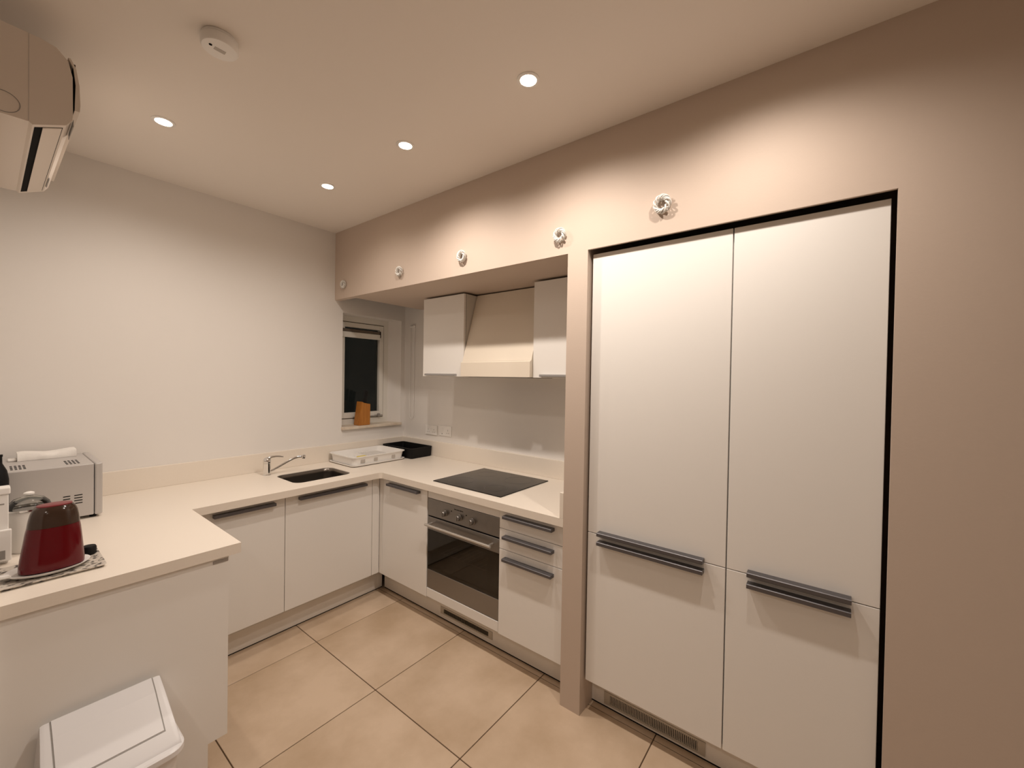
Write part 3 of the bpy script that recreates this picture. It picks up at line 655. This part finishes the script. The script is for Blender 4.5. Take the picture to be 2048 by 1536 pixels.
# swing flap panel proud of the hood, with dark joint around it
def flap(x0, x1, lift, th, ya, yb):
    def top(y): return (ZCc+(ZR-ZCc)*(y-YC)/(YR-YC)) if y > YC else (ZCc+(0.3950-ZCc)*(y-YC)/(-1.485-YC))
    ys = [ya, YC, yb]; bm = NB()
    lo = [[(x, y, top(y)+lift-th) for y in ys]+[(x, y, top(y)+lift) for y in reversed(ys)] for x in (x0, x1)]
    return loft(bm, lo)
obj('flap_joint', flap(bx-0.1195, bx+0.1195, 0.0006, 0.004, -1.4475, YR-0.0005), 'grey', hood)
obj('swing_flap', flap(bx-0.1160, bx+0.1160, 0.0022, 0.004, -1.4440, YR-0.0005), 'bin', hood)

# ------------------------------------------------------------------ air conditioner
ac = thing('air_conditioner', 'cream wall-mounted air conditioner high on the left above the peninsula', 'air conditioner', (-1.61, -0.8, 2.3))
A0, A1 = -1.200, -0.420
prof = [(XL+0.001, 2.316), (-1.625, 2.318), (-1.618, 2.312), (-1.549, 2.343), (-1.536, 2.364), (-1.5345, 2.385), (-1.5355, 2.500), (-1.545, 2.545), (-1.570, 2.572), (-1.600, 2.579), (XL+0.001, 2.582)]
bm = NB(); prism(bm, prof, 'y', A0, A1); body = obj('casing', bm, 'acwhite', ac, 25)
front = [(-1.5310, 2.398), (-1.5200, 2.398), (-1.5185, 2.420), (-1.5205, 2.480), (-1.528, 2.530), (-1.540, 2.556), (-1.5455, 2.556), (-1.534, 2.530), (-1.5290, 2.480)]
bm = NB(); prism(bm, front, 'y', A0-0.002, A1+0.002); obj('front_panel', bm, 'acwhite', ac, 25)
bm = NB(); box(bm, -1.5352, -1.529, A0+0.004, A1-0.004, 2.40, 2.545); obj('panel_gap', bm, 'dark', body)
def slant(xa, xb, lift, th, ya, yb):   # sits on the slanted underside between (-1.618,2.312) and (-1.549,2.343)
    f = lambda x: 2.312+(x+1.618)*(0.031/0.069)
    bm = NB(); prism(bm, [(xa, f(xa)-lift), (xb, f(xb)-lift), (xb, f(xb)-lift+th), (xa, f(xa)-lift+th)], 'y', ya, yb); return bm
obj('air_outlet', slant(-1.6135, -1.5545, 0.0006, 0.003, A0+0.02, A1-0.02), 'dark', body)
obj('louvre_flap', slant(-1.5965, -1.5565, 0.0035, 0.003, A0+0.0215, A1-0.0215), 'acwhite', body)
bxo('rear_seam', 'pale_grey', body, -1.6262, -1.6250, A0-0.0005, A0+0.001, 2.320, 2.580)
bm = NB(); pts = []
for k in range(25):
    a = math.radians(-100+200*k/24); pts.append((-1.674+0.032*math.cos(a), A0-0.0006, 2.353+0.030*math.sin(a)))
tube(bm, pts, 0.0010, 5); obj('knockout_line', bm, 'grey', body)
bm = NB(); box(bm, -1.5335, -1.532, -1.19, -1.07, 2.350, 2.372); box(bm, -1.5480, -1.545, -0.62, -0.50, 2.340, 2.346); o_ = obj('lower_slots', bm, 'grey', body); o_['kind'] = 'stuff'

# ------------------------------------------------------------------ smoke alarm
sa = thing('smoke_alarm', 'round white smoke alarm on the ceiling above the peninsula', 'smoke alarm', (-1.222, -1.472, HC))
c = (-1.222, -1.472, HC)
bm = NB(); lathe(bm, [(0.050, -0.0003), (0.052, -0.003), (0.052, -0.009), (0.050, -0.010)], c, 40); obj('base_plate', bm, 'plastic', sa, 40)
bm = NB(); lathe(bm, [(0.053, -0.0105), (0.054, -0.013), (0.0535, -0.034), (0.050, -0.039), (0.046, -0.040)], c, 40); cv = obj('cover', bm, 'plastic', sa, 40)
bm = NB(); box(bm, c[0]-0.016, c[0]+0.016, c[1]-0.008, c[1]+0.008, HC-0.0408, HC-0.0398); obj('print_patch', bm, 'pale_grey', cv)
bm = NB(); lathe(bm, [(0.0048, -0.0398), (0.0048, -0.0412)], (c[0]-0.028, c[1]-0.006, HC), 12); obj('indicator_lens', bm, 'dark', cv)

# ------------------------------------------------------------------ downlights
names = ['downlight nearest the left wall above the peninsula', 'downlight furthest away, above the sink corner', 'second downlight from the sink corner in the row along the taupe wall', 'downlight nearest the camera in view, third from the sink corner', 'fourth downlight along the taupe wall, at the top picture edge', 'fill light added out of view behind the camera, nearer the kitchen', 'fill light added out of view behind the camera, further from the kitchen']
for i, (x, y) in enumerate(SPOTS):
    dl = thing('ceiling_downlight', 'round recessed lit ' + names[i], 'downlight', (x, y, HC), 'ceiling downlights')
    bm = NB(); lathe(bm, [(0.031, -0.0005), (0.031, -0.004), (0.040, -0.0045), (0.043, -0.0025), (0.043, -0.0004)], (x, y, HC), 36, cap0=False, cap1=False); obj('trim_ring', bm, 'plastic', dl, 40)
    bm = NB(); lathe(bm, [(0.0305, -0.0006), (0.0305, -0.003), (0.020, -0.0045), (0.004, -0.005)], (x, y, HC), 32); obj('lens', bm, 'lamp', dl, 60)
    ld = bpy.data.lights.new('downlight_beam', 'SPOT'); ld.energy = LAMP_W[i]; ld.color = LAMP_COL; ld.spot_size = math.radians(160); ld.spot_blend = 1.0; ld.shadow_soft_size = 0.024
    lo = bpy.data.objects.new('downlight_beam', ld); COL.objects.link(lo); lo.parent = dl; lo.location = (0, 0, -0.032)

# ------------------------------------------------------------------ cable coils on the bulkhead
clabels = ['coil of white cable nearest the white wall corner on the taupe bulkhead', 'coil of white cable second from the corner on the bulkhead', 'coil of white cable above the left wall cabinet, middle of five', 'coil of white cable above the right wall cabinet near the slim column', 'largest coil of white cable, above the wide tall cabinet']
for i, (y, z, R) in enumerate(((-0.143, 2.272, 0.0215), (-0.835, 2.270, 0.0225), (-1.416, 2.271, 0.024), (-2.073, 2.262, 0.024), (-2.557, 2.290, 0.0265))):
    cc = thing('cable_coil', clabels[i], 'cable coil', (0, y, z), 'cable coils on the bulkhead')
    random.seed(i)
    mr = R*0.34; xc = -0.0035-mr*1.55
    for s in range(2):
        bm = NB(); pts = []; N = 160; p_, q_ = 3, 8+2*s; ph = random.random()*6
        for k in range(N):
            t = 2*math.pi*k/N; th = p_*t+ph; mm = q_*t+s*2.2
            rr = R+mr*math.cos(mm)*(0.9+0.2*math.sin(3*t)); xx = mr*1.25*math.sin(mm)
            pts.append((xc+xx, y+rr*math.cos(th), z+rr*1.08*math.sin(th)))
        tube(bm, pts, R*0.115, 6, closed=True); obj('cable_loop', bm, 'cable', cc, 70)
    bm = NB(); tube(bm, [(0.001, y+R*0.2, z+R*0.75), (xc*0.5, y+R*0.35, z+R*0.85), (xc, y+R*0.6, z+R*0.7)], R*0.12, 6)
    obj('cable_tail', bm, 'cable', cc, 70)
